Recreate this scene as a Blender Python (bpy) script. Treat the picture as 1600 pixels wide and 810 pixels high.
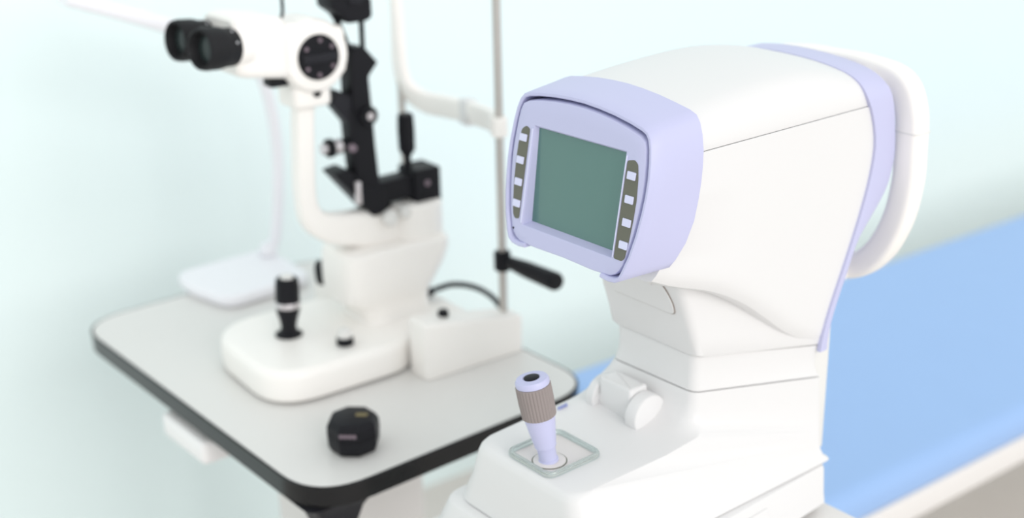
import bpy, bmesh, math
from mathutils import Vector, Matrix
S = bpy.context.scene
for o in list(bpy.data.objects):
    bpy.data.objects.remove(o)
COL = S.collection
sin, cos, pi, R = math.sin, math.cos, math.pi, math.radians

# ------------------------------------------------------------------ camera
cam = bpy.data.cameras.new('camera')
cam.sensor_width = 36; cam.lens = 45; cam.clip_start = .05; cam.clip_end = 60
cam.dof.use_dof = True; cam.dof.focus_distance = 1.13; cam.dof.aperture_fstop = 2.5; cam.dof.aperture_blades = 0
co = bpy.data.objects.new('camera', cam); COL.objects.link(co)
CAMH = 1.486
P_, R_ = R(20.6), R(-1.2)
fwd = Vector((0, cos(P_), -sin(P_))); rgt = Vector((1, 0, 0)); dwn = fwd.cross(rgt)
r2 = rgt*cos(R_) - dwn*sin(R_); d2 = rgt*sin(R_) + dwn*cos(R_)
m = Matrix((r2, -d2, -fwd)).transposed().to_4x4(); m.translation = (0, 0, CAMH)
co.matrix_world = m
S.camera = co

# ------------------------------------------------------------------ light
S.view_settings.view_transform = 'Standard'; S.view_settings.look = 'None'
S.view_settings.gamma = 1; S.view_settings.use_curve_mapping = False
S.view_settings.exposure = 0.03
w = bpy.data.worlds.new('world'); S.world = w; w.use_nodes = True
bg = w.node_tree.nodes['Background']
bg.inputs[0].default_value = (.965, 1.0, 1.0, 1); bg.inputs[1].default_value = .93
def area(name, loc, target, sx, sy, power, col):
    l = bpy.data.lights.new(name, 'AREA'); l.shape = 'RECTANGLE'; l.size = sx; l.size_y = sy
    l.energy = power; l.color = col
    o = bpy.data.objects.new(name, l); COL.objects.link(o); o.location = loc
    o.rotation_euler = (Vector(target)-Vector(loc)).to_track_quat('-Z', 'Y').to_euler()
    return o
area('window_light', (5.9, -7.2, 5.0), (0, 1.3, .8), 7.0, 5.0, 530, (1, .965, .95))

# ------------------------------------------------------------------ materials
def mat(name, col, rough=.5, metal=0, trans=0, noise=0, scale=40, bump=0, bscale=300, ior=1.45, coat=0):
    mt = bpy.data.materials.new(name); mt.use_nodes = True
    nt = mt.node_tree; b = nt.nodes['Principled BSDF']
    b.inputs['Roughness'].default_value = rough; b.inputs['Metallic'].default_value = metal
    b.inputs['IOR'].default_value = ior
    b.inputs['Base Color'].default_value = (*col, 1)
    if trans: b.inputs['Transmission Weight'].default_value = trans
    if coat: b.inputs['Coat Weight'].default_value = coat
    if noise or bump:
        tc = nt.nodes.new('ShaderNodeTexCoord')
    if noise:
        n = nt.nodes.new('ShaderNodeTexNoise'); n.inputs['Scale'].default_value = scale; n.inputs['Detail'].default_value = 4
        nt.links.new(tc.outputs['Object'], n.inputs['Vector'])
        mx = nt.nodes.new('ShaderNodeMix'); mx.data_type = 'RGBA'
        mx.inputs[6].default_value = (*[c*(1-noise) for c in col], 1); mx.inputs[7].default_value = (*[min(1, c*(1+noise)) for c in col], 1)
        nt.links.new(n.outputs['Fac'], mx.inputs[0]); nt.links.new(mx.outputs[2], b.inputs['Base Color'])
    if bump:
        n2 = nt.nodes.new('ShaderNodeTexNoise'); n2.inputs['Scale'].default_value = bscale
        nt.links.new(tc.outputs['Object'], n2.inputs['Vector'])
        bp = nt.nodes.new('ShaderNodeBump'); bp.inputs['Strength'].default_value = bump; bp.inputs['Distance'].default_value = .001
        nt.links.new(n2.outputs['Fac'], bp.inputs['Height']); nt.links.new(bp.outputs['Normal'], b.inputs['Normal'])
    return mt
def srgb(r, g, b):
    f = lambda c: (c/255/12.92) if c/255 <= .04045 else ((c/255+.055)/1.055)**2.4
    return (f(r), f(g), f(b))
M = dict(
    wall=mat('mint_wall_paint', (.835, .95, .95), .85, noise=.01, scale=3, bump=.1),
    floor=mat('beige_floor', (.70, .65, .61), .5, noise=.05, scale=6),
    white=mat('white_plastic', (.775, .765, .765), .38, noise=.006, scale=8),
    greyw=mat('pale_grey_plastic', (.78, .77, .75), .45, noise=.01, scale=8),
    cream=mat('cream_enamel', (.965, .93, .895), .35, noise=.008, scale=10),
    lav=mat('lavender_plastic', (.55, .555, .775), .42, noise=.008, scale=10),
    lavd=mat('lavender_key', (.70, .71, .92), .45, noise=.008, scale=10),
    olive=mat('olive_grey_strip', srgb(104, 104, 92), .5, noise=.02, scale=30),
    seam=mat('brown_seam', srgb(150, 140, 134), .6, noise=.02, scale=30),
    lcd=mat('lcd_glass', srgb(84, 122, 116), .16, noise=.02, scale=10, coat=.5),
    grip=mat('taupe_rubber', srgb(150, 140, 138), .65, noise=.03, scale=60),
    clear=mat('clear_acrylic', (.86, .96, .94), .05, trans=.85, noise=.004),
    plate=mat('pinkish_plate', (.74, .70, .69), .5, noise=.01, scale=20),
    black=mat('black_paint', (.014, .014, .017), .42, noise=.1, scale=20, ior=1.22),
    blackm=mat('black_metal', (.022, .022, .027), .45, noise=.15, scale=40, ior=1.25),
    rubber=mat('black_rubber', (.018, .018, .020), .55, ior=1.25, noise=.1, scale=40),
    steel=mat('brushed_steel', (.56, .53, .50), .38, metal=.75, noise=.04, scale=60),
    chrome=mat('pale_metal', (.72, .68, .70), .3, metal=.8, noise=.03, scale=60),
    lens=mat('eyepiece_glass', (.02, .03, .03), .25, coat=0, noise=.02),
    lam=mat('grey_laminate', (.75, .735, .715), .33, noise=.012, scale=90),
    edge=mat('black_edge_band', (.010, .010, .011), .16, ior=1.36, noise=.1, scale=30),
    blue=mat('blue_vinyl', (.32, .49, .80), .42, noise=.015, scale=12, bump=.15, bscale=500),
    rail=mat('pale_rail', (.80, .77, .75), .5, noise=.01, scale=10),
    tray=mat('pinkish_tray', (.93, .915, .915), .5, noise=.02, scale=20),
    gold=mat('gold_print', srgb(128, 116, 80), .5, metal=.4, noise=.05, scale=90),
    mark=mat('mauve_print', srgb(130, 115, 125), .5, noise=.05, scale=90),
    gmark=mat('pale_grey_print', srgb(205, 206, 210), .6, noise=.04, scale=200),
    bmark=mat('blue_print', srgb(150, 158, 205), .5, noise=.05, scale=200),
    lampw=mat('lamp_white', (.90, .89, .93), .3, noise=.006, scale=10),
)

# ------------------------------------------------------------------ helpers
def new(): return bmesh.new()
def ob(name, bm, mt, parent=None, ang=35, kind=None, label=None, loc=None, rotz=None):
    bmesh.ops.recalc_face_normals(bm, faces=bm.faces)
    me = bpy.data.meshes.new(name); bm.to_mesh(me); bm.free()
    for p in me.polygons: p.use_smooth = True
    me.set_sharp_from_angle(angle=R(ang))
    me.materials.append(M[mt] if isinstance(mt, str) else mt)
    o = bpy.data.objects.new(name, me); COL.objects.link(o)
    if parent: o.parent = parent
    if kind: o['kind'] = kind
    if label: o['label'] = label
    if loc: o.location = loc
    if rotz is not None: o.rotation_euler = (0, 0, rotz)
    return o
def thing(name, label, cat, loc, rotz):
    o = bpy.data.objects.new(name, None); COL.objects.link(o); o.empty_display_size = .05
    o.location = loc; o.rotation_euler = (0, 0, rotz); o['label'] = label; o['category'] = cat
    return o
def frame(yaw, x, y, z):
    a = R(yaw); return Vector((x*cos(a)+y*sin(a), -x*sin(a)+y*cos(a), z))
def loft(bm, rings, cap0=True, cap1=True, closed=True):
    vs = [[bm.verts.new(p) for p in r] for r in rings]
    n = len(rings[0])
    for a, b in zip(vs, vs[1:]):
        for i in range(n if closed else n-1):
            j = (i+1) % n
            bm.faces.new((a[i], a[j], b[j], b[i]))
    if cap0: bm.faces.new(list(reversed(vs[0])))
    if cap1: bm.faces.new(vs[-1])
    return vs
def rpoly(pts, r, k=6):
    """polygon with rounded corners -> list of 2D points"""
    n = len(pts); out = []
    for i in range(n):
        p = Vector(pts[i]); a = Vector(pts[i-1]); b = Vector(pts[(i+1) % n])
        ri = r[i] if isinstance(r, (list, tuple)) else r
        da, db = (a-p), (b-p)
        la, lb = da.length, db.length
        t = min(ri, la*.48, lb*.48)
        A = p+da/la*t; B = p+db/lb*t
        for j in range(k+1):
            s = j/k
            out.append(tuple(A*(1-s)**2+p*2*s*(1-s)+B*s*s))
    return out
def inset(o, d):
    n = len(o); res = []
    area_ = sum(o[i-1][0]*o[i][1]-o[i][0]*o[i-1][1] for i in range(n))
    sg = 1 if area_ > 0 else -1
    for i in range(n):
        a, p, b = Vector(o[i-1]), Vector(o[i]), Vector(o[(i+1) % n])
        t = (b-a)
        if t.length < 1e-9: res.append(tuple(p)); continue
        t.normalize()
        res.append((p.x-sg*t.y*d, p.y+sg*t.x*d))
    for it in range(30):                       # collapse edges that turned over
        bad = False
        for i in range(n):
            j = (i+1) % n
            e0 = Vector(o[j])-Vector(o[i]); e1 = Vector(res[j])-Vector(res[i])
            if e0.dot(e1) < -1e-12:
                mid = tuple((Vector(res[i])+Vector(res[j]))/2); res[i] = mid; res[j] = mid; bad = True
        if not bad: break
    return res
def prism(bm, out, a, b, bev=0, f=None, k=3, bev0=None):
    """extrude outline from a to b with rounded rims; f maps (u,v,w)->xyz"""
    f = f or (lambda u, v, w_: (u, v, w_))
    b0 = bev if bev0 is None else bev0
    rings = []
    sg = 1 if b > a else -1
    if b0:
        q = inset(out, b0*1.2); rings.append([f(u, v, a) for u, v in q])
        for j in range(k+1):
            t = pi/2*j/k; q = inset(out, b0*(1-sin(t))); rings.append([f(u, v, a+sg*b0*(1-cos(t))) for u, v in q])
    else: rings.append([f(u, v, a) for u, v in out])
    if bev:
        for j in range(k+1):
            t = pi/2*(1-j/k); q = inset(out, bev*(1-sin(t))); rings.append([f(u, v, b-sg*bev*(1-cos(t))) for u, v in q])
        q = inset(out, bev*1.2); rings.append([f(u, v, b) for u, v in q])
    else: rings.append([f(u, v, b) for u, v in out])
    loft(bm, rings)
def rect(cx, cy, hx, hy): return [(cx-hx, cy-hy), (cx+hx, cy-hy), (cx+hx, cy+hy), (cx-hx, cy+hy)]
def box(bm, c, h, bev=.003, r=None, k=3, f=None):
    prism(bm, rpoly(rect(c[0], c[1], h[0], h[1]), r if r is not None else bev*1.5, 4), c[2]-h[2], c[2]+h[2], bev, f, k)
def basis(d):
    d = Vector(d).normalized(); up = Vector((0, 0, 1)) if abs(d.z) < .95 else Vector((1, 0, 0))
    x = up.cross(d).normalized(); return x, d.cross(x), d
def lathe(bm, prof, c, d=(0, 0, 1), n=32, cap=True):
    """prof: list of (radius, height) along d from c"""
    x, y, d = basis(d); c = Vector(c)
    rings = [[c+d*h+(x*cos(2*pi*i/n)+y*sin(2*pi*i/n))*max(r, 1e-5) for i in range(n)] for r, h in prof]
    loft(bm, rings, cap, cap)
def smooth_path(pts, sub=6, closed=False):
    P = [Vector(p) for p in pts]; n = len(P); out = []
    segs = n if closed else n-1
    for i in range(segs):
        if closed: a, b, c, d = P[i-1], P[i], P[(i+1) % n], P[(i+2) % n]
        else: a, b, c, d = P[max(i-1, 0)], P[i], P[i+1], P[min(i+2, n-1)]
        for j in range(sub):
            t = j/sub
            out.append(.5*((2*b)+(c-a)*t+(2*a-5*b+4*c-d)*t*t+(3*b-a-3*c+d)*t**3))
    if not closed: out.append(P[-1])
    return out
def sweep(bm, path, sec, ref, closed=False, scale=None):
    """sweep 2D section (u along side, v along ref-ish) on path; ref: reference vector"""
    n = len(path); rings = []
    ref = Vector(ref)
    for i in range(n):
        if closed: t = path[(i+1) % n]-path[i-1]
        else: t = path[min(i+1, n-1)]-path[max(i-1, 0)]
        t.normalize(); u = t.cross(ref).normalized(); v = u.cross(t).normalized()
        s = scale(i/(n-1)) if scale else (1, 1)
        rings.append([path[i]+u*a*s[0]+v*b*s[1] for a, b in sec])
    if closed:
        vs = loft(bm, rings, False, False)
        m_ = len(sec)
        for i in range(m_):
            j = (i+1) % m_
            bm.faces.new((vs[-1][i], vs[-1][j], vs[0][j], vs[0][i]))
    else: loft(bm, rings)
def circ(r, n=12, ry=None): return [(r*cos(2*pi*i/n), (ry or r)*sin(2*pi*i/n)) for i in range(n)]
def interp(tab, x):
    if x <= tab[0][0]: return tab[0][1]
    for (a, fa), (b, fb) in zip(tab, tab[1:]):
        if x <= b: return fa+(fb-fa)*(x-a)/(b-a)
    return tab[-1][1]
def sinterp(tab, x):
    """smooth (catmull) interpolation"""
    n = len(tab)
    if x <= tab[0][0]: return tab[0][1]
    if x >= tab[-1][0]: return tab[-1][1]
    for i in range(n-1):
        if x <= tab[i+1][0]:
            x0, y0 = tab[i]; x1, y1 = tab[i+1]; h = x1-x0
            m0 = (y1-tab[i-1][1])/(x1-tab[i-1][0]) if i > 0 else (y1-y0)/h
            m1 = (tab[i+2][1]-y0)/(tab[i+2][0]-x0) if i+2 < n else (y1-y0)/h
            t = (x-x0)/h
            return y0*(2*t**3-3*t*t+1)+m0*h*(t**3-2*t*t+t)+y1*(-2*t**3+3*t*t)+m1*h*(t**3-t*t)

# ------------------------------------------------------------------ setting (wall axes: yaw 54)
WY = 54
bm = new()
box(bm, (-2.2, 1.5, 1.4), (.05, 4.5, 1.4), 0, .001)
ob('wall_back', bm, 'wall', kind='structure', rotz=-R(WY))
bm = new()
box(bm, (.45, 1.5, -.05), (2.6, 4.5, .05), 0, .001)
ob('floor', bm, 'floor', kind='structure', rotz=-R(WY))

# ------------------------------------------------------------------ blue couch
t = thing('exam_couch', 'blue vinyl examination couch along the mint wall behind the white machine', 'couch', frame(WY, -1.395, 2.65, 0), -R(WY))
bm = new(); prism(bm, rpoly(rect(0, 0, .315, 1.33), .06, 8), .385, .44, .028, k=5, bev0=.012)
ob('cushion', bm, 'blue', t)
bm = new(); prism(bm, rpoly(rect(0, 0, .315, 1.32), .01, 3), .335, .386, .004)
ob('frame', bm, 'rail', t, label='pale grey couch frame rail')
for sx in (-1, 1):
    for y in (-1.2, 0, 1.2):
        bm = new(); box(bm, (sx*.26, y, .168), (.022, .022, .168), .003); ob('leg', bm, 'rail', t)

# ------------------------------------------------------------------ slit lamp table (yaw 50.5)
TZ = .74
t = thing('instrument_table', 'grey laminate table with black edge carrying the slit lamp', 'table', frame(50.5, -1.43, .83, 0), -R(50.5))
to = rpoly(rect(0, 0, .331, .216), .075, 10)
bm = new(); prism(bm, inset(to, .0012), TZ-.022, TZ, .0015, k=2); ob('table_top', bm, 'lam', t)
bm = new()
ii, oo = inset(to, .0008), inset(to, -.0022)
prof = [(ii, -.0245), (to, -.0258), (oo, -.0250), (oo, -.0012), (to, -.0002), (ii, -.0002)]
loft(bm, [[(u, v, TZ+z) for u, v in o_] for o_, z in prof], False, False)
ob('edge_band', bm, 'edge', t, label='glossy black edge band')
bm = new(); prism(bm, inset(to, .02), TZ-.03, TZ-.0215, 0); ob('underside_plate', bm, 'black', t)
bm = new(); box(bm, (0, .03, .355), (.083, .078, .355), .004, .012); ob('pedestal', bm, 'rail', t, label='pale grey pedestal column')
bm = new(); box(bm, (0, .007, .02), (.24, .17, .02), .01, .04); ob('foot', bm, 'rail', t)
for (lx, ly) in ((.283, -.165), (-.26, .17)):
    bm = new()
    rings = []
    for z, h in ((0, .017), (.55, .0165), (.64, .018), (.665, .022), (.688, .030), (.702, .042), (.711, .058)):
        cx = lx - (h-.017)*.45*(1 if lx > 0 else -1); cy = ly + (h-.017)*.2*(1 if ly < 0 else -1)
        rings.append([(u, v, z) for u, v in rpoly(rect(cx, cy, h*.9, h), h*.3, 4)])
    loft(bm, rings); ob('leg', bm, 'blackm', t, label='black flared corner leg')
tr = new(); box(tr, (.0, -.197, TZ-.058), (.06, .022, .016), .006, .01); trk = ob('slide_tray', tr, 'tray', t, label='pinkish tray under the left edge')
for x in (-.04, .04):
    bm = new(); box(bm, (x, -.19, TZ-.037), (.008, .015, .0075), .002); ob('bracket', bm, 'blackm', trk)

# ------------------------------------------------------------------ lens case on the table
tp = frame(50.5, -1.43, .83, 0)+Vector(frame(50.5, .262, -.117, 0))
t = thing('lens_case', 'small black octagonal lens case on the table in front of the slit lamp', 'case', (tp.x, tp.y, TZ+.0003), -R(4))
def octo(r, z, a0=22.5): return [(r*cos(R(a0+45*i)), r*sin(R(a0+45*i)), z) for i in range(8)]
bm = new(); loft(bm, [octo(.0250, 0), octo(.0285, .002), octo(.0312, .009), octo(.0318, .021)]); ob('body', bm, 'black', t, ang=20)
bm = new(); loft(bm, [octo(.0310, .0211), octo(.0322, .0225), octo(.0315, .0345), octo(.0275, .0415), octo(.0250, .0422)])
lid = ob('lid', bm, 'black', t, ang=20)
bm = new(); box(bm, (.0105, .003, .0423), (.0070, .0040, .0003), 0, .001); ob('gold_print', bm, 'gold', lid, label='gold print on the lid')
bm = new()
for i in range(4): box(bm, (-.009+i*.0052, -.0297, .030), (.0021, .0005, .0022), 0, .0003)
ob('front_print', bm, 'mark', lid, label='pale lettering on the lid side')

# ------------------------------------------------------------------ white desk lamp behind the slit lamp
SP = frame(54, -1.46, .84, TZ)
t = thing('desk_lamp', 'white desk lamp with flat base and thin stem behind the slit lamp', 'lamp', frame(54, -1.46-.340, .84-.072, TZ), -R(54))
bm = new(); prism(bm, rpoly([(.105, -.065), (.09, .085), (-.07, .085), (-.058, -.085), (.01, -.09)], [.03, .03, .03, .03, .03], 6), .0005, .02, .007, k=4)
ob('base', bm, 'lampw', t)
bm = new(); pth = smooth_path([(-.035, .09-.02, .018), (-.035, .098-.012, .05), (-.035, .103-.005, .13), (-.035, .102, .21), (-.035, .093, .29), (-.035, .076, .336), (-.035, .05, .36)], 6)
sweep(bm, pth, circ(.0095, 12), (1, 0, 0)); ob('stem', bm, 'lampw', t)
bm = new(); lathe(bm, [(.012, 0), (.016, .003), (.014, .012), (.010, .02)], (-.035, .07, .0195)); ob('stem_collar', bm, 'lampw', t)
bm = new(); pth = smooth_path([(-.035, .072, .348), (-.035, .035, .375), (-.035, -.055, .412), (-.035, -.148, .449), (-.035, -.205, .470)], 6)
sweep(bm, pth, rpoly(rect(0, 0, .012, .022), .010, 4), (1, 0, 0), scale=lambda s: (1-.25*abs(s-.5), .75+.5*min(s*2, 1)*.6)); hd = ob('lamp_head', bm, 'lampw', t)
bm = new(); lathe(bm, [(.014, -.02), (.015, -.018), (.015, .018), (.014, .02)], (-.035, .066, .352), (1, 0, 0), 24); ob('hinge', bm, 'lampw', hd)

# ------------------------------------------------------------------ slit lamp
sl = thing('slit_lamp', 'cream slit lamp microscope with black eyepieces on the grey table', 'slit lamp', SP, -R(54))
# cross slide base
bm = new()
out = rpoly([(-.104, -.232), (.115, -.236), (.115, -.045), (.085, -.005), (.085, .09), (-.085, .09), (-.085, -.005), (-.104, -.045)], [.08, .07, .03, .02, .01, .01, .02, .03], 8)
prism(bm, out, .004, .046, .012, k=5, bev0=.003); ob('base_slide', bm, 'cream', sl)
bm = new(); prism(bm, inset(out, .012), .0002, .005, 0); ob('base_pad', bm, 'rubber', sl, label='dark pad under the base')
# rail covers
for sx in (1, -1):
    bm = new()
    o2 = rpoly(rect(sx*.134, .045, .022, .08), .008, 5)
    def ff(u, v, w_): return (u, v, w_*(1-.34*max(0, min(1, (v+.035)/.145))) if w_ > .01 else w_)
    prism(bm, o2, .0005, .082, .007, ff, 4, bev0=.001); rc = ob('rail_cover', bm, 'cream', sl)
    if sx == 1:
        bm = new(); lathe(bm, [(.006, 0), (.0075, .002), (.0075, .009), (.006, .011)], (.128, .012, .071)); ob('knob', bm, 'black', rc, label='small black knob')
bm = new(); lathe(bm, [(.009, -.115), (.009, .115)], (0, .02, .03), (1, 0, 0), 20); ob('axle', bm, 'steel', sl)
# joystick
bm = new(); lathe(bm, [(.0185, 0), (.0185, .003), (.0115, .007), (.0105, .014), (.0125, .024), (.0158, .035), (.0163, .042)], (-.004, -.152, .0455), (-.01, .05, 1), 28); js = ob('joystick', bm, 'black', sl)
bm = new(); lathe(bm, [(.0164, .0418), (.0169, .043), (.0169, .048), (.0164, .049)], (-.004, -.152, .0455), (-.01, .05, 1), 28); ob('ring', bm, 'chrome', js, label='silver ring')
bm = new(); lathe(bm, [(.0163, .049), (.0162, .07), (.0152, .080), (.0120, .083), (.0112, .0775), (.004, .077)], (-.004, -.152, .0455), (-.01, .05, 1), 28); ob('grip', bm, 'black', js)
bm = new(); lathe(bm, [(.0092, .076), (.0092, .083), (.006, .087)], (-.004, -.152, .0455), (-.01, .05, 1), 20); ob('button', bm, 'greyw', js, label='pale top button')
# lock knob on the slide
bm = new(); lathe(bm, [(.009, 0), (.0115, .002), (.0115, .010), (.010, .012)], (.072, -.108, .0455)); lk = ob('lock_knob', bm, 'black', sl)
bm = new(); lathe(bm, [(.0095, .0118), (.0098, .013), (.0085, .021), (.006, .023)], (.072, -.108, .0455)); ob('knob_cap', bm, 'greyw', lk)
# black knob behind the joystick
bm = new(); lathe(bm, [(.014, 0), (.018, .003), (.018, .02), (.012, .024)], (-.052, -.055, .10), (-.35, -.9, 0)); ob('side_knob', bm, 'black', sl)
# pillar
bm = new()
ol = lambda hx, hy, cy: rpoly(rect(0, cy, hx, hy), min(hx, hy)*.6, 8)
rings = []
for z, hx, hy, cy in ((.044, .046, .058, .0), (.050, .042, .054, .0), (.066, .041, .055, -.002), (.075, .043, .064, -.010), (.082, .046, .069, -.012), (.100, .049, .075, -.007), (.118, .050, .081, -.001), (.135, .050, .084, .003), (.147, .049, .083, .004), (.151, .045, .079, .004)):
    rings.append([(u, v, z) for u, v in ol(hx, hy, cy)])
loft(bm, rings); ob('pillar', bm, 'cream', sl)
bm = new(); lathe(bm, [(.040, .12), (.040, .196), (.036, .2), (.03, .2)], (0, .052, 0), n=36); ob('pivot_drum', bm, 'cream', sl)
# microscope arm
bm = new()
pth = smooth_path([(0, .075, .168), (0, .02, .168), (0, -.04, .176), (0, -.082, .186), (0, -.106, .203), (0, -.114, .235), (0, -.112, .29), (0, -.108, .345), (0, -.103, .372)], 6)
sweep(bm, pth, rpoly(rect(0, 0, .0125, .0135), .007, 5), (1, 0, 0), scale=lambda s: (2.15-1.15*max(0, min(1, (s-.2)/.4)), 1.25-.25*min(1, s*1.6)))
arm = ob('microscope_arm', bm, 'cream', sl)
bm = new(); lathe(bm, [(.007, 0), (.008, .002), (.008, .006), (.006, .008)], (.024, .048, .172), (1, 0, 0), 20); ob('bolt', bm, 'black', arm, label='black bolt at the pivot')
# microscope head
bm = new(); prism(bm, rpoly(rect(0, -.103, .027, .027), .012, 5), .358, .39, .006, k=3); nk = ob('neck_block', bm, 'cream', sl)
bm = new(); lathe(bm, [(.0055, 0), (.0055, .003)], (.026, -.099, .377), (1, 0, 0), 16); ob('set_screw', bm, 'black', nk)
bm = new(); cc = (-.038, -.1, .425)
lathe(bm, [(.030, -.004), (.040, 0), (.0455, .006), (.047, .012), (.047, .062), (.0455, .07), (.042, .0755), (.034, .078)], cc, (1, 0, 0), 48)
dr = ob('magnification_drum', bm, 'cream', sl)
for sx, x0 in ((1, .038), (-1, -.040)):
    bm = new(); lathe(bm, [(.0285, 0), (.0290, .003), (.0275, .006), (.010, .0065)], (x0, -.1, .425), (sx, 0, 0), 40); dl = ob('dial', bm, 'black', dr, label='round black magnification dial')
    bm = new(); box(bm, (x0+sx*.008, -.1, .425), (.0025, .024, .0055), .001); ob('dial_grip', bm, 'blackm', dl)
    for a in (35, 85, 215, 265, 325, 145):
        bm = new(); lathe(bm, [(.0028, 0), (.0024, .0012)], (x0+sx*.0062, -.1+.0215*cos(R(a)), .425+.0215*sin(R(a))), (sx, 0, 0), 10); ob('dial_screw', bm, 'mark', dl)
bm = new()
fy = lambda u, v, w_: (u, w_, v)
o1 = rpoly(rect(0, .442, .042, .034), .016, 6)
rings = []
for y, sx_, hz, cz in ((-.06, .036, .030, .428), (-.135, .036, .034, .438), (-.142, .040, .0375, .441), (-.150, .0445, .0385, .443), (-.196, .0465, .0375, .449), (-.206, .0455, .036, .450), (-.211, .042, .032, .450)):
    rings.append([(u, y, v) for u, v in rpoly(rect(0, cz, sx_, hz), .014, 6)])
loft(bm, rings); ph = ob('prism_housing', bm, 'cream', sl)
for sx in (-1, 1):
    d = Vector((.22+sx*.03, -1, .10)).normalized(); c = Vector((sx*.034, -.204, .4515))
    bm = new(); lathe(bm, [(.0235, -.01), (.0235, .008), (.022, .011)], c, d, 32); ep = ob('eyepiece', bm, 'cream', sl)
    bm = new(); lathe(bm, [(.0200, .004), (.0225, .0065), (.0232, .012), (.0232, .022), (.0245, .026), (.0255, .032), (.0256, .049), (.0245, .0545), (.0215, .056), (.0190, .051), (.0175, .045)], c, d, 36); ec = ob('eyecup', bm, 'rubber', ep, label='black eyepiece cup')
    bm = new(); lathe(bm, [(.0178, .0445), (.008, .0465), (.001, .047)], c, d, 28); ob('lens', bm, 'lens', ec)
    for a in (20, 60, 100):
        x_, y_, d_ = basis(d); q = c+d*.017+(x_*cos(R(a))+y_*sin(R(a)))*.0231
        bm = new(); lathe(bm, [(.0016, 0), (.0014, .0006)], q, (q-c-d*.017), 8); ob('index_mark', bm, 'gmark', ec)
bm = new(); box(bm, (.012, -.146, .397), (.012, .014, .006), .003); ob('filter_lever', bm, 'black', sl)
bm = new(); sweep(bm, smooth_path([(0, -.128, .47), (0, -.124, .482), (.001, -.125, .52)], 4), circ(.0022, 10), (1, 0, 0)); ob('fixation_rod', bm, 'black', sl)
bm = new(); lathe(bm, [(.007, 0), (.007, .004), (.004, .006)], (0, -.128, .4635)); ob('rod_socket', bm, 'blackm', sl)
# illumination tower
bm = new()
pth = [Vector(p) for p in ((0, -.005, .194), (0, -.024, .232), (0, -.028, .29), (0, -.030, .345))]
sweep(bm, pth, rpoly(rect(0, 0, .018, .014), .004, 3), (1, 0, 0)); tw = ob('illumination_tower', bm, 'black', sl)
bm = new(); fx = lambda u, v, w_: (w_, u, v)
prism(bm, rpoly([(-.078, .262), (-.056, .266), (-.03, .235), (.0, .225), (.0, .196), (-.022, .192)], .004, 3), -.02, .02, .003, fx); ob('tower_foot', bm, 'black', sl)
bm = new(); box(bm, (.021, -.046, .232), (.004, .004, .016), .0015); ob('scale_plate', bm, 'chrome', tw)
bm = new(); prism(bm, rpoly([(-.03, .236), (.055, .238), (.055, .206), (-.02, .206)], [.02, .004, .004, .004], 4), -.016, .016, .003, fx); ob('tower_link', bm, 'black', sl)
bm = new(); box(bm, (0, .064, .2185), (.024, .021, .0265), .003); pb = ob('pivot_block', bm, 'black', sl)
bm = new(); lathe(bm, [(.0045, 0), (.004, .0015)], (.0235, .062, .225), (1, 0, 0), 16); ob('bolt', bm, 'mark', pb)
bm = new(); lathe(bm, [(.006, .240), (.006, .262), (.013, .272), (.0135, .30), (.0125, .318), (.009, .3215)], (0, .046, 0), n=6); ob('test_rod_post', bm, 'black', sl, ang=20)
for y, z, r in ((-.002, .184, .011), (.022, .188, .009)):
    bm = new(); lathe(bm, [(r*.7, 0), (r, .003), (r, .012), (r*.7, .015)], (.018, y, z+.004), (1, 0, 0), 24); ob('clamp_screw', bm, 'greyw', sl)
bm = new(); lathe(bm, [(.0115, -.02), (.0125, -.018), (.0125, .024), (.0115, .026)], (0, -.023, .334), (1, 0, 0), 28); hg = ob('hinge', bm, 'black', tw)
bm = new(); lathe(bm, [(.0055, 0), (.005, .0015)], (.026, -.023, .334), (1, 0, 0), 16); ob('hinge_pin', bm, 'chrome', hg)
bm = new(); prism(bm, rpoly([(-.07, .355), (-.062, .372), (-.022, .352), (-.022, .322), (-.046, .322)], .003, 3), -.015, .012, .003, fx); ob('slit_lever_block', bm, 'blackm', tw)
bm = new(); prism(bm, rpoly([(-.042, .34), (-.041, .41), (-.033, .424), (-.020, .424), (-.001, .401), (-.016, .384), (-.014, .34)], .002, 3), -.017, .017, .003, fx); ob('lens_carrier', bm, 'black', tw)
bm = new(); sweep(bm, [Vector((0.006, -.0175, .415)), Vector((0.006, -.0165, .47))], circ(.0036, 10), (1, 0, 0)); ob('support_rod', bm, 'black', tw)
bm = new(); sweep(bm, [Vector((0, -.033, .415)), Vector((0, -.052, .468))], circ(.0042, 10), (1, 0, 0)); ob('support_rod', bm, 'black', tw)
bm = new(); prism(bm, rpoly([(-.066, .478), (-.05, .466), (-.045, .457), (-.016, .457), (-.008, .462), (-.008, .485), (-.02, .498), (-.02, .55), (-.066, .55)], .004, 3), -.022, .022, .004, fx); lh = ob('lamp_house', bm, 'black', tw)
bm = new(); lathe(bm, [(.012, 0), (.012, .004), (.009, .005)], (.021, -.032, .492), (1, 0, 0), 24); ob('cap', bm, 'blackm', lh)
for y0, y1, r, mt_ in ((-.085, -.077, .0075, 'chrome'), (-.077, -.068, .0125, 'black'), (-.068, -.056, .0105, 'chrome'), (-.056, -.04, .009, 'black')):
    bm = new(); lathe(bm, [(r*.9, 0), (r, .001), (r, abs(y1-y0)-.001), (r*.9, abs(y1-y0))], (0, y0, .294), (0, 1, 0), 24)
    ob('slit_knob', bm, mt_, tw)
bm = new(); lathe(bm, [(.0055, 0), (.005, .006)], (.0165, -.049, .294), (1, 0, 0), 16); ob('side_pin', bm, 'mark', tw)
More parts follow.
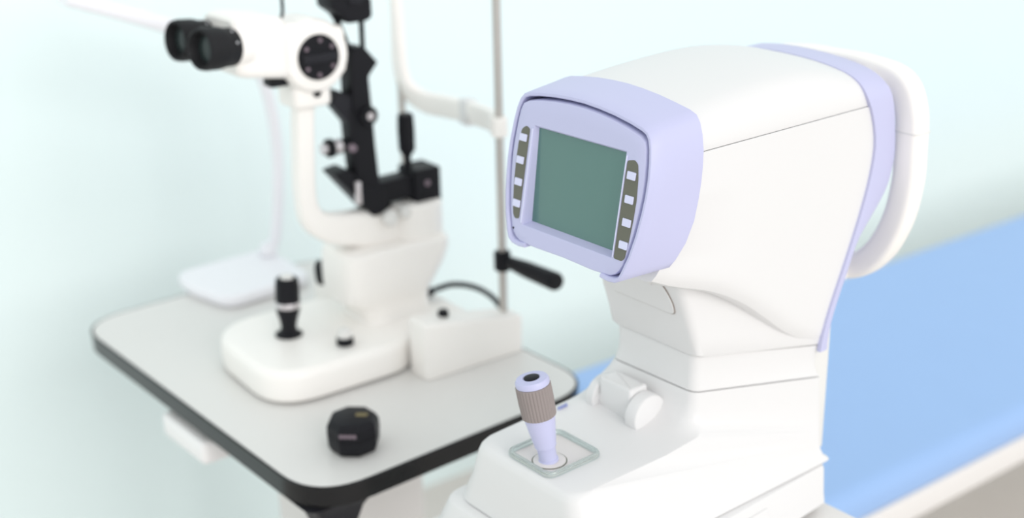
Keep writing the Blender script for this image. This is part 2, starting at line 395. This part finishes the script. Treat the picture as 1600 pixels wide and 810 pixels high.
# chin rest frame
for nm, px_, py_, hh in (('near', .13, .11, .60), ('far', -.13, .12, .60)):
    bm = new(); lathe(bm, [(.0055, .05), (.0055, hh)], (px_, py_, 0), n=20); ob('pole', bm, 'steel', sl, label='steel head rest pole')
bm = new()
pth = smooth_path([(-.13, .118, .47), (-.13, .119, .43), (-.13, .119, .39), (-.129, .120, .352), (-.121, .126, .322), (-.095, .138, .306), (-.05, .148, .305), (0, .150, .307), (.05, .143, .310), (.09, .130, .314), (.128, .112, .317)], 6)
sweep(bm, pth, rpoly(rect(0, 0, .0065, .0125), .006, 4), (0, 1, .15), scale=lambda s: (1.0+1.5*min(1, s/.4), .62))
bd = ob('head_rest_band', bm, 'cream', sl)
bm = new(); box(bm, (.0, .150, .307), (.012, .0095, .0185), .003); ob('chin_rest_mount', bm, 'white', bd)
bm = new(); lathe(bm, [(.010, -.012), (.0115, -.010), (.0115, .012), (.010, .014)], (.13, .11, .317), n=24); ob('pole_clamp', bm, 'cream', sl)
# hand grip
bm = new(); lathe(bm, [(.0095, -.014), (.0115, -.012), (.0115, .012), (.0095, .014)], (.13, .11, .130), n=24); hgp = ob('hand_grip', bm, 'black', sl, label='black patient hand grip')
bm = new(); lathe(bm, [(.0075, .008), (.0085, .012), (.0115, .05), (.0125, .10), (.0125, .108), (.0105, .112)], (.13, .112, .130), (1, .05, 0), 28); ob('grip_handle', bm, 'black', hgp)
# cable
bm = new()
pth = smooth_path([(.012, .066, .058), (.012, .085, .060), (.014, .105, .060), (.024, .125, .056), (.042, .138, .050), (.066, .142, .042), (.09, .138, .030), (.106, .128, .018)], 6)
sweep(bm, pth, circ(.0042, 10), (0, 0, 1)); cb = ob('cable', bm, 'blackm', sl, label='dark cable arcing behind the pillar')
bm = new(); lathe(bm, [(.0085, 0), (.0085, .014), (.0055, .024)], (.012, .046, .056), (0, 1, .1), 20); ob('plug', bm, 'black', cb)

# ------------------------------------------------------------------ table under the refractor
RO = Vector((.0597, 1.1103, .7427))
rt = thing('side_table', 'pale grey table top under the white refractor, partly hidden', 'table', (RO.x, RO.y, 0), -R(51))
bm = new(); prism(bm, rpoly(rect(.03, .09, .19, .185), .02, 6), RO.z-.025, RO.z-.0005, .003, k=3); ob('table_top', bm, 'rail', rt)
bm = new(); box(bm, (.03, .12, .38), (.05, .05, .345), .004, .01); ob('pedestal', bm, 'rail', rt)
bm = new(); box(bm, (.03, .12, .0175), (.17, .17, .0175), .008, .03); ob('foot', bm, 'rail', rt)

# ------------------------------------------------------------------ auto refractor (yaw 51)
rf = thing('autorefractor', 'white and lavender eye refractor with screen and joystick in the foreground', 'eye machine', RO, -R(51))
ZC = .392
mm = lambda l: [tuple(a/1000 for a in p) for p in l]
# --- screen hood
def hood_y(u): return -.0065+.205*u
right = [(52, -65.5), (62, -66.5), (71, -65.5), (77, -62), (80.5, -55), (86, -40), (90.5, -20), (93.2, 0), (94.2, 15), (94, 30), (92, 46), (89.5, 58), (86.5, 66), (82, 71.2), (75, 74), (60, 77), (40, 79.7), (20, 81.3), (0, 82)]
strip = right+[(-x, z) for x, z in reversed(right[:-1])]
strip = mm(strip)
def off(o, d):
    n = len(o); res = []
    for i in range(n):
        a, b = Vector(o[max(i-1, 0)]), Vector(o[min(i+1, n-1)]); t_ = (b-a).normalized()
        res.append((o[i][0]-t_.y*d, o[i][1]+t_.x*d))
    return res
inn, out_ = off(strip, .0042), strip
def hood_back(u): return sinterp([(-.07, .034), (-.062, .0385), (-.033, .054), (0, .0625), (.03, .0645), (.09, .0645)], u)
def tilt(x, u): return -.035*x*max(0, min(1, (u-.03)/.03))
def widen(x, u):
    k_ = 0 if abs(x) < .045 else 1
    if u > 0: d = .0036*max(0, min(1, (u-.022)/.028))*max(0, min(1, (abs(x)-.06)/.02))
    else: d = .0055*min(1, -u/.055)*max(0, min(1, (abs(x)-.06)/.015))
    return math.copysign(d, x)
def lift(u): return .0062*max(0, min(1, (u-.045)/.025))
bm = new(); rings = []
mid1, mid2 = off(strip, .0010), off(strip, .0032)
for o_, fb, extra in ((inn, 0, .03), (inn, 0, .0012), (mid2, 0, 0), (mid1, 0, 0), (out_, 0, .0012), (out_, .25, 0), (out_, .5, 0), (out_, .75, 0), (out_, 1, -.001), (mid1, 1, 0), (inn, 1, 0), (inn, 0, .03)):
    rings.append([(x+fb*widen(x, u), (hood_y(u)+extra)*(1-fb)+(hood_back(u)+extra)*fb, ZC+u+tilt(x, u)+fb*lift(u)) for x, u in o_])
vs = loft(bm, rings, False, False, closed=False)
for k_ in (0, -1):
    bm.faces.new([r_[k_] for r_ in vs[:-1]])
bmesh.ops.remove_doubles(bm, verts=bm.verts, dist=1e-6)
hood = ob('screen_hood', bm, 'lav', rf, ang=40)
# --- bezel panel with window
def pan_y(u): return -.0060+.185*u
pr = [(0, -62), (40, -63), (62, -62), (71, -58), (76, -50), (80.5, -36), (84, -18), (86.3, 0), (87.6, 15), (87.4, 28), (85.6, 44), (83.5, 56), (81, 62.5), (77, 65.4), (70, 67.4), (56, 70.2), (38, 72.8), (19, 74.4), (0, 75)]
po = mm(pr+[(-x, z) for x, z in reversed(pr[1:-1])])
sw, sh = .0585, .0445
wc = (0.0005, .001)
def resample_polar(poly, angs):
    res = []
    n = len(poly)
    for a in angs:
        d = Vector((cos(a), sin(a))); best = None
        for i in range(n):
            p, q = Vector(poly[i])-Vector(wc), Vector(poly[(i+1) % n])-Vector(wc)
            e = q-p; den = d.x*e.y-d.y*e.x
            if abs(den) < 1e-12: continue
            tt = (p.x*e.y-p.y*e.x)/den; s_ = (p.x*d.y-p.y*d.x)/den
            if tt > 0 and -1e-6 <= s_ <= 1+1e-6 and (best is None or tt > best): best = tt
        res.append((wc[0]+d.x*best, wc[1]+d.y*best))
    return res
def rc(hx, hy): return [(wc[0]-hx, wc[1]-hy), (wc[0]+hx, wc[1]-hy), (wc[0]+hx, wc[1]+hy), (wc[0]-hx, wc[1]+hy)]
base_ang = [2*pi*i/96 for i in range(96)]
for sx in (-1, 1):
    for sy in (-1, 1):
        for hx, hy in ((sw+.0025, sh+.0025),):
            base_ang.append(math.atan2(sy*hy, sx*hx) % (2*pi))
base_ang = sorted(set(base_ang))
cang = set(base_ang[0:0])
outer = resample_polar(po, base_ang)
def rect_ring(hx, hy):
    # same parameter order as the angles of the widest opening, corners kept
    big = resample_polar(rc(sw+.0025, sh+.0025), base_ang)
    return [(wc[0]+(x-wc[0])*hx/(sw+.0025), wc[1]+(z-wc[1])*hy/(sh+.0025)) for x, z in big]
midr = [((a[0]+b[0])/2, (a[1]+b[1])/2) for a, b in zip(outer, rect_ring(sw+.0025, sh+.0025))]
def shr(o, k_): return [(wc[0]+(x-wc[0])*k_, wc[1]+(z-wc[1])*k_) for x, z in o]
scr_y = lambda u: .1228*u+.0006
rings = [[(x, pan_y(u)+.04, ZC+u+tilt(x, u)) for x, u in shr(outer, .99)],
         [(x, pan_y(u)+.0025, ZC+u+tilt(x, u)) for x, u in outer],
         [(x, pan_y(u)+.0006, ZC+u+tilt(x, u)) for x, u in shr(outer, .992)],
         [(x, pan_y(u), ZC+u+tilt(x, u)) for x, u in shr(outer, .978)],
         [(x, pan_y(u), ZC+u) for x, u in midr],
         [(x, pan_y(u), ZC+u) for x, u in rect_ring(sw+.003, sh+.003)],
         [(x, pan_y(u)+.0006, ZC+u) for x, u in rect_ring(sw+.0022, sh+.0022)],
         [(x, scr_y(u)+.001, ZC+u) for x, u in rect_ring(sw, sh)]]
bm = new(); loft(bm, rings, False, False); bez = ob('bezel', bm, 'lav', rf, ang=30)
bm = new()
prism(bm, rpoly(rect(wc[0], wc[1], sw+.003, sh+.003), .001, 2), 0, .003, 0, lambda u, v, w_: (u, scr_y(v)+.0005+w_, ZC+v))
ob('screen', bm, 'lcd', rf, label='dark green glass screen')
# button strips
def strip_poly(s):
    pts = [(64.6, 41), (73, 43), (77.5, 40), (80.2, 28), (81.8, 10), (81.4, -8), (80, -26), (77.6, -42), (75, -45), (64.6, -45)]
    if s < 0: pts = [(66.2, 44), (72, 46), (77.5, 42), (80, 28), (80.4, 12), (79.6, -8), (77.0, -30), (75, -38.5), (72, -42), (66.0, -41)]
    p = [(s*x, z) for x, z in mm(pts)]
    return p if s > 0 else p[::-1]
fp = lambda lift: (lambda u, v, w_: (u, pan_y(v)-lift-w_, ZC+v))
for s in (-1, 1):
    bm = new(); prism(bm, rpoly(strip_poly(s), .002, 3), -.001, .0004, 0, fp(0)); ks = ob('button_strip', bm, 'olive', rf, label='olive grey button strip')
    zs = (34.7, 13.4, -7.1, -27.3) if s < 0 else (29.4, 9, -11, -30.8)
    for i, z in enumerate(zs):
        xx = (73.6, 74, 72.8, 71.6)[i] if s < 0 else (72.2, 73.6, 74.6, 74.4)[i]
        bm = new(); prism(bm, rpoly(rect(s*xx/1000, z/1000, .0051, .0034), .0008, 3), .0002, .0016, .0005, fp(0), 2); ob('button', bm, 'lavd', ks, label='pale lavender key')
bm = new(); prism(bm, circ(.0011, 12), -.0005, .0003, 0, lambda u, v, w_: (u-.0725, pan_y(v-.0515)-w_, ZC+v-.0515)); ob('indicator', bm, 'black', bez, label='tiny dark indicator')
bm = new(); prism(bm, rpoly(rect(-.0622, wc[1]-.0005, .0009, .0445), .0004, 2), -.0005, .0010, .0004, fp(0), 2); ob('window_trim', bm, 'lavd', bez)
bm = new(); prism(bm, rpoly(rect(.0634, wc[1]-.0005, .0006, .0445), .0003, 2), -.0005, .0010, .0003, fp(0), 2); ob('window_trim', bm, 'lavd', bez)

# --- head body and cover
HW = .0925; SEAM = .433
YR = [(.15, .2555), (.19, .257), (.223, .266), (.267, .285), (.30, .299), (.33, .3105), (.36, .3195), (.39, .3235), (.41, .320), (.4286, .313), (.445, .3045), (.46, .303), (.50, .305)]
yr = lambda z: sinterp(YR, z)
ZB = [(0, .319), (.085, .3085), (.27, .2915), (.43, .270), (.58, .246), (.74, .221), (.88, .2035), (1, .188)]
def yf(z): return hood_back(z-ZC)-.010
CY = [(.03, .4765), (.06, .4780), (.12, .4830), (.2, .4865), (.26, .4820), (.305, .4715), (.34, .4690)]
def crown(x, y): return sinterp(CY, y)-.010*(abs(x)/.085)**2.4-.040*x
def side_x(z): return HW - .0025*max(0, (z-.40)/.06)
NT, NZ = 28, 26
bm = new(); cols = []
for i in range(NT+1):
    t_ = i/NT; zb = sinterp(ZB, t_)
    pts = []
    under = [(0, -.004), (.03, -.0045), (.06, -.0045), (.078, -.004), (.086, -.0015), (.0905, .005), (.0921, .013)]
    for x, dz in under: pts.append((x, zb+dz))
    for j in range(NZ+1):
        pts.append((HW if True else 0, zb+.02+(SEAM-zb-.02)*j/NZ))
    pts += [(HW-.0008, SEAM+.0004), (HW-.004, SEAM-.0005), (HW-.006, SEAM-.004)]
    colr = []
    for x, z in pts:
        y = yf(z)+(yr(z)-yf(z))*t_
        u_ = z-ZC; nar = .012*max(0, min(1, (.002-u_)/.06))*max(0, min(1, (.125-y)/.09))
        if x > .05: x -= nar
        colr.append((x, y, z))
    cols.append(colr)
for sgn in (1, -1):
    loft(bm, [[(sgn*x, y, z) for x, y, z in c_] for c_ in cols], False, False, closed=False)
c0 = cols[0]
loft(bm, [[(x, y, z) for x, y, z in c0], [(-x, y, z) for x, y, z in c0]], False, False, closed=False)
bmesh.ops.remove_doubles(bm, verts=bm.verts, dist=1e-6)
ob('head_body', bm, 'white', rf, ang=30)
bm = new(); rings = []
def cover_prof(y):
    h = []
    for sg in (1, -1):
        p0, p1, p2 = Vector((.0916, .440)), Vector((.0910, crown(sg*.0895, y)-.0005)), Vector((.066, crown(sg*.066, y)))
        a = [(HW-.006, SEAM-.003), (HW-.004, SEAM+.0004), (.0912, SEAM+.0008), (.0916, SEAM+.002)]
        for q in range(11):
            s_ = q/10; v = p0*(1-s_)**2+p1*2*s_*(1-s_)+p2*s_*s_; a.append((v.x, v.y))
        a += [(x, crown(sg*x, y)) for x in (.055, .042, .028, .014)]
        h.append([(sg*x, z) for x, z in a])
    return h[0]+[(0, crown(0, y))]+h[1][::-1]
for i in range(NT+1):
    t_ = i/NT
    pf = cover_prof(.05+.255*t_)
    rings.append([(x, yf(z)+(yr(z)-yf(z))*t_, z) for x, z in pf])
loft(bm, rings, False, False, closed=False)
ob('top_cover', bm, 'white', rf, ang=50)
# --- rear lavender rim
RR = [(.15, .2626), (.19, .2632), (.204, .2645), (.225, .269), (.25, .2745), (.275, .288), (.298, .304), (.32, .325), (.338, .341), (.355, .349), (.377, .3525), (.40, .350), (.425, .3455), (.445, .338), (.46, .334), (.50, .334)]
rr = lambda z: max(sinterp(RR, z), yr(z)+.004)
def rim_half(sg):
    a = [(.0955, .185+.247*j/24) for j in range(25)]
    p0, p1, p2 = Vector((.0955, .438)), Vector((.0950, crown(sg*.0925, .305)+.0018)), Vector((.068, crown(sg*.068, .305)+.0022))
    for q in range(11):
        s_ = q/10; v = p0*(1-s_)**2+p1*2*s_*(1-s_)+p2*s_*s_; a.append((v.x, v.y))
    a += [(x, crown(sg*x, .305)+.0022) for x in (.055, .04, .02)]
    return [(sg*x, z) for x, z in a]
rp = rim_half(1)+[(0, crown(0, .305)+.0022)]+rim_half(-1)[::-1]
bm = new(); rings = []
for x, z in rp:
    kx = .96
    rings.append([(x*.95, yr(z)-.006, z-.002*(z > .45)), (x, yr(z)-.006, z), (x, yr(z)-.001, z), (x, rr(z)-.003, z), (x*.992, rr(z)-.0008, z-.0008*(z > .45)), (x*.975, rr(z), z-.0022*(z > .45)), (x*.9, rr(z)-.0005, z-.008*(z > .45))])
vs = loft(bm, rings, True, True, closed=False) if False else loft(bm, rings, False, False, closed=False)
nn = len(vs)
for k_ in range(nn//2):
    a, b, c, d = vs[k_][-1], vs[k_+1][-1], vs[nn-2-k_][-1], vs[nn-1-k_][-1]
    fs = []
    for v_ in (a, b, c, d):
        if v_ not in fs: fs.append(v_)
    if len(fs) > 2: bm.faces.new(fs)
ob('rear_rim', bm, 'lav', rf, ang=40, label='lavender rim around the rear of the head')
# --- column: rounded quads
def quad(hf, yf, hr, yr_, rf_, rr_, z, slope=0, hl=None, yl=None):
    o_ = rpoly([(-(hl or hf), yf if yl is None else yl), (hf, yf), (hr, yr_), (-hr, yr_)], [rf_, rf_, rr_, rr_], 8)
    return [(x, y, z+slope*(max(0, y-.107) if slope < -.13 else y-.107)) for x, y in o_]
SL = -.128
bm = new()
loft(bm, [quad(.05, .065, .086, .235, .012, .004, .335), quad(.0565, .078, .089, .243, .010, .004, .295, SL*.4), quad(.0585, .090, .0905, .250, .010, .003, .257, SL*.8, .0640), quad(.0590, .099, .0915, .2535, .009, .003, .232, SL, .0640), quad(.0590, .1045, .092, .256, .008, .003, .2127, SL, .0640), quad(.0575, .1055, .0912, .2555, .011, .003, .2106, SL, .062), quad(.044, .117, .086, .250, .011, .003, .2103, SL)])
ob('neck', bm, 'white', rf)
bm = new()
loft(bm, [quad(.044, .117, .085, .250, .011, .003, .2095, SL), quad(.0532, .1078, .0905, .254, .010, .003, .2092, SL, .058), quad(.0525, .108, .089, .2525, .010, .003, .195, SL*.9, .0575), quad(.0525, .1075, .0895, .252, .010, .003, .183, SL*.85, .0575), quad(.053, .1068, .092, .254, .010, .003, .1745, SL*.8, .0585, .105), quad(.053, .1068, .0935, .2555, .010, .003, .1714, SL*.8, .059, .104), quad(.046, .116, .086, .250, .014, .003, .1705, SL*.8)])
ob('collar', bm, 'white', rf)
def door_pt(u, w_):   # on neck front face
    return u
bm = new()
dfy = lambda z: interp([(.21, .1045), (.232, .099), (.257, .0905), (.295, .0785), (.34, .064)], z)
# --- base shell
bm = new()
loft(bm, [quad(.046, .116, .086, .250, .012, .003, .1702, SL*.8), quad(.0532, .1067, .0945, .2555, .010, .003, .1700, SL*.8, .059, .1035), quad(.0535, .1062, .0950, .256, .010, .003, .162, -.131, .0620, .0975), quad(.0540, .1050, .0955, .2565, .012, .003, .152, -.15, .0680, .090),
          quad(.0550, .1020, .096, .257, .014, .003, .1430, -.17, .0715, .080), quad(.0570, .0960, .0967, .2572, .018, .003, .1365, -.20, .0730, .068), quad(.0600, .086, .0972, .2575, .022, .003, .1326, -.23, .0735, .050), quad(.064, .070, .0975, .2575, .028, .003, .1308, -.26, .0735, .03), quad(.069, .02, .098, .2575, .03, .003, .1301, -.29, .0725, -.01),
          quad(.071, -.058, .0982, .258, .016, .003, .1298, -.32), quad(.0722, -.065, .0985, .258, .018, .003, .1286, -.33), quad(.0742, -.0692, .099, .2582, .019, .003, .1252, -.33), quad(.0765, -.0715, .0995, .2584, .02, .003, .119, -.31), quad(.086, -.0735, .101, .259, .022, .003, .09, -.135),
          quad(.0955, -.0748, .1025, .261, .024, .004, .069, -.027), quad(.0995, -.0755, .1045, .266, .025, .006, .062), quad(.101, -.0758, .1055, .2695, .025, .008, .0585), quad(.0998, -.0745, .1045, .2685, .024, .008, .0572), quad(.094, -.069, .098, .25, .02, .003, .0572)])
ob('base_shell', bm, 'white', rf, ang=40)
bm = new()
loft(bm, [quad(.112, -.083, .099, .2555, .03, .004, .0562), quad(.1155, -.0865, .1035, .260, .032, .005, .0545), quad(.118, -.089, .1048, .2612, .034, .005, .050), quad(.131, -.095, .1065, .2615, .036, .005, .022), quad(.134, -.0965, .108, .262, .036, .005, .010), quad(.131, -.093, .106, .26, .034, .005, .0075)])
lb = ob('lower_base', bm, 'white', rf)
for x, y in ((.088, .232), (-.088, .232), (.105, -.06), (-.105, -.06)):
    bm = new(); lathe(bm, [(.011, 0), (.012, .001), (.012, .0078)], (x, y, 0)); ob('foot', bm, 'rubber', lb, label='black rubber foot')
# side label plate: illegible print rows
bm = new()
def sidept(u, v, w_):   # u along y, v along z on right side of lower base
    x = interp([(.010, .1205), (.022, .1187), (.05, .1114)], v)
    hfz = interp([(.010, .134), (.022, .131), (.05, .118)], v); hrz = interp([(.010, .108), (.022, .1065), (.05, .1048)], v)
    yfz = interp([(.010, -.0965), (.022, -.095), (.05, -.089)], v)
    s_ = (u-yfz)/(.2615-yfz); return (hfz+(hrz-hfz)*s_+w_, u, v)
prism(bm, rpoly(rect(.10, .030, .062, .0135), .002, 3), -.0005, .0003, 0, sidept); pl_ = ob('rating_plate', bm, 'white', lb)
bm = new()
for r_, (z, x0, lens) in enumerate([(.039, .045, (.012, .006, .018, .01, .012)), (.033, .045, (.008, .016, .008, .012)), (.027, .045, (.02, .01, .014, .008)), (.021, .045, (.01, .012, .02))]):
    y = x0
    for l_ in lens:
        prism(bm, rpoly(rect(y+l_/2, z, l_/2, .0009), .0002, 1), .0002, .0005, 0, sidept); y += l_+.004
ob('plate_print', bm, 'gmark', pl_, label='faint grey print rows')
# printer door on the neck front
NF = [(.20, .1068), (.2103, .1055), (.2125, .1045), (.232, .099), (.257, .0900), (.295, .078), (.335, .065)]
def nf(u, v, w_):
    sl_ = interp([(.21, SL), (.232, SL), (.257, SL*.8), (.295, SL*.4)], v)
    zz = v+.001
    return (u, interp(NF, zz)-w_, v)
bm = new(); prism(bm, rpoly([(-.043, .2565), (.0415, .2555), (.0425, .268), (.036, .284), (.02, .3), (-.043, .3)], [.003, .006, .02, .03, .02, .004], 6), -.004, .0012, .0005, nf, 2); ob('printer_door', bm, 'white', rf)
bm = new(); prism(bm, rpoly([(-.0436, .2559), (.0421, .2549), (.0431, .268), (.0365, .2845), (.0203, .301), (-.0436, .301)], [.003, .006, .02, .03, .02, .004], 6), -.004, .0003, 0, nf, 2); ob('door_gap', bm, 'seam', rf, label='brown gap around the printer door')
bm = new(); prism(bm, rpoly(rect(.014, .288, .006, .005), .001, 2), 0, .004, .001, nf, 2); ob('door_latch', bm, 'white', rf)
# --- lock knob on the panel
kc = Vector((-.018, .083, .140))
kn = []
bm = new(); lathe(bm, [(.020, -.037), (.0215, -.0355), (.0215, -.027), (.0200, -.0255), (.0135, -.0255), (.0135, .0215), (.0205, .0215), (.0225, .023), (.0225, .0345), (.0215, .0365), (.0195, .0372)], kc, (1, 0, 0), 48); k1 = ob('lock_knob', bm, 'white', rf)
bm = new(); box(bm, (kc.x-.002, kc.y-.001, kc.z+.008), (.0232, .0125, .0185), .0035, .004); ob('knob_grip', bm, 'white', k1)
bm = new(); prism(bm, rpoly([(-.018, -.004), (.055, -.004), (.055, .045), (-.018, .045)], .012, 5), .0, .0006, 0, lambda u, v, w_: (u-.035, v+.05, .1301+w_)); ob('knob_plate', bm, 'white', rf)
# --- joystick and its window
jc = Vector((0.0005, -.0300)); hj = .0335
o4 = rpoly(rect(jc.x, jc.y, hj, hj+.001), .012, 8)
bm = new()
rg = [(0, .1296), (-.0003, .1330), (.0008, .1350), (.0036, .1350), (.0050, .1330), (.0052, .1296)]
loft(bm, [[(x, y, z) for x, y in inset(o4, d)] for d, z in rg], False, False)
jw = ob('joystick_window', bm, 'clear', rf, label='clear rounded square rim around the joystick')
bm = new(); prism(bm, inset(o4, .0040), .1295, .1308, 0); ob('joystick_plate', bm, 'plate', rf)
bm = new(); lathe(bm, [(.0160, .1305), (.0160, .1316), (.0154, .1320), (.006, .1320)], (jc.x+.0065, jc.y-.0115, 0), n=36); ob('joystick_disc', bm, 'plate', rf)
bm = new(); lathe(bm, [(.0172, .1305), (.0172, .1310), (.016, .1311)], (jc.x+.0065, jc.y-.0115, 0), n=36); ob('disc_gap', bm, 'olive', rf)
jb = Vector((.0070, -.0425, .131)); jt = Vector((-.0030, -.0535, .2165)); jd = jt-jb; L = jd.length
bm = new(); lathe(bm, [(.0098, 0), (.0098, .0025), (.0088, .0030), (.0088, .0125), (.0098, .0165), (.0105, .0170), (.0106, .0190), (.0118, .026), (.0143, .043), (.0152, .050), (.0142, .0505), (.0142, .0825), (.0162, .0828), (.0164, .0865), (.0150, .0888), (.0085, .0896), (.0080, .0890)], jb, jd, 40)
j = ob('joystick', bm, 'lav', rf)
bm = new(); n_ = 96
x_, y_, d_ = basis(jd)
def gring(r, h, fl): return [jb+d_*h+(x_*cos(2*pi*i/n_)+y_*sin(2*pi*i/n_))*(r-(fl if i % 3 == 0 else 0)) for i in range(n_)]
loft(bm, [gring(.0150, .0492, 0), gring(.0165, .0497, .0007), gring(.0171, .066, .0007), gring(.0171, .0815, .0007), gring(.0160, .0824, 0)]); ob('grip', bm, 'grip', j, ang=20, label='ribbed taupe rubber grip')
bm = new(); lathe(bm, [(.0074, .0885), (.0074, .0899), (.0058, .0904), (.003, .0908), (.001, .0908)], jb, jd, 24); ob('button', bm, 'black', j, label='black top button')
bm = new()
for i, (a, b_) in enumerate(((0, .0035), (.0045, .0075), (.0085, .012))):
    prism(bm, rpoly(rect(-.0665+i*.0003, .034+(a+b_)/2, .0010, (b_-a)/2), .0003, 1), .1300, .1336+i*.0005, 0)
ob('panel_print', bm, 'bmark', rf, label='small blue print on the panel edge')
# --- rear support and forehead rest
bm = new(); prism(bm, rpoly(rect(0, .268, .0835, .0165), .006, 5), .058, .212, .003, k=3); ob('rear_support', bm, 'greyw', rf, label='pale grey rear support plate')
bm = new()
half = [(.045, .453), (.083, .445), (.098, .418), (.101, .38), (.1015, .345), (.094, .302), (.075, .262), (.047, .238)]
pts = [(0, .37, .454)]+[(x, .37, z) for x, z in half]+[(0, .37, .230)]+[(-x, .37, z) for x, z in reversed(half)]
sweep(bm, smooth_path(pts, 6, True), rpoly(rect(0, 0, .0145, .013), .008, 5), (0, 1, 0), True)
fr_ = ob('forehead_rest', bm, 'cream', rf, label='white loop frame for the patient face')
bm = new(); sweep(bm, smooth_path([(0, .365, .234), (0, .34, .222), (0, .30, .208), (0, .27, .19)], 5), rpoly(rect(0, 0, .009, .045), .007, 4), (1, 0, 0)); ob('rest_bracket', bm, 'cream', fr_)
for sx in (-1, 1):
    bm = new(); box(bm, (sx*.05, .347, .446), (.012, .02, .008), .003); ob('rest_mount', bm, 'cream', fr_)
    bm = new(); box(bm, (sx*.1012, .37, .3985), (.0152, .0136, .0006), 0, .008); ob('joint_line', bm, 'greyw', fr_)
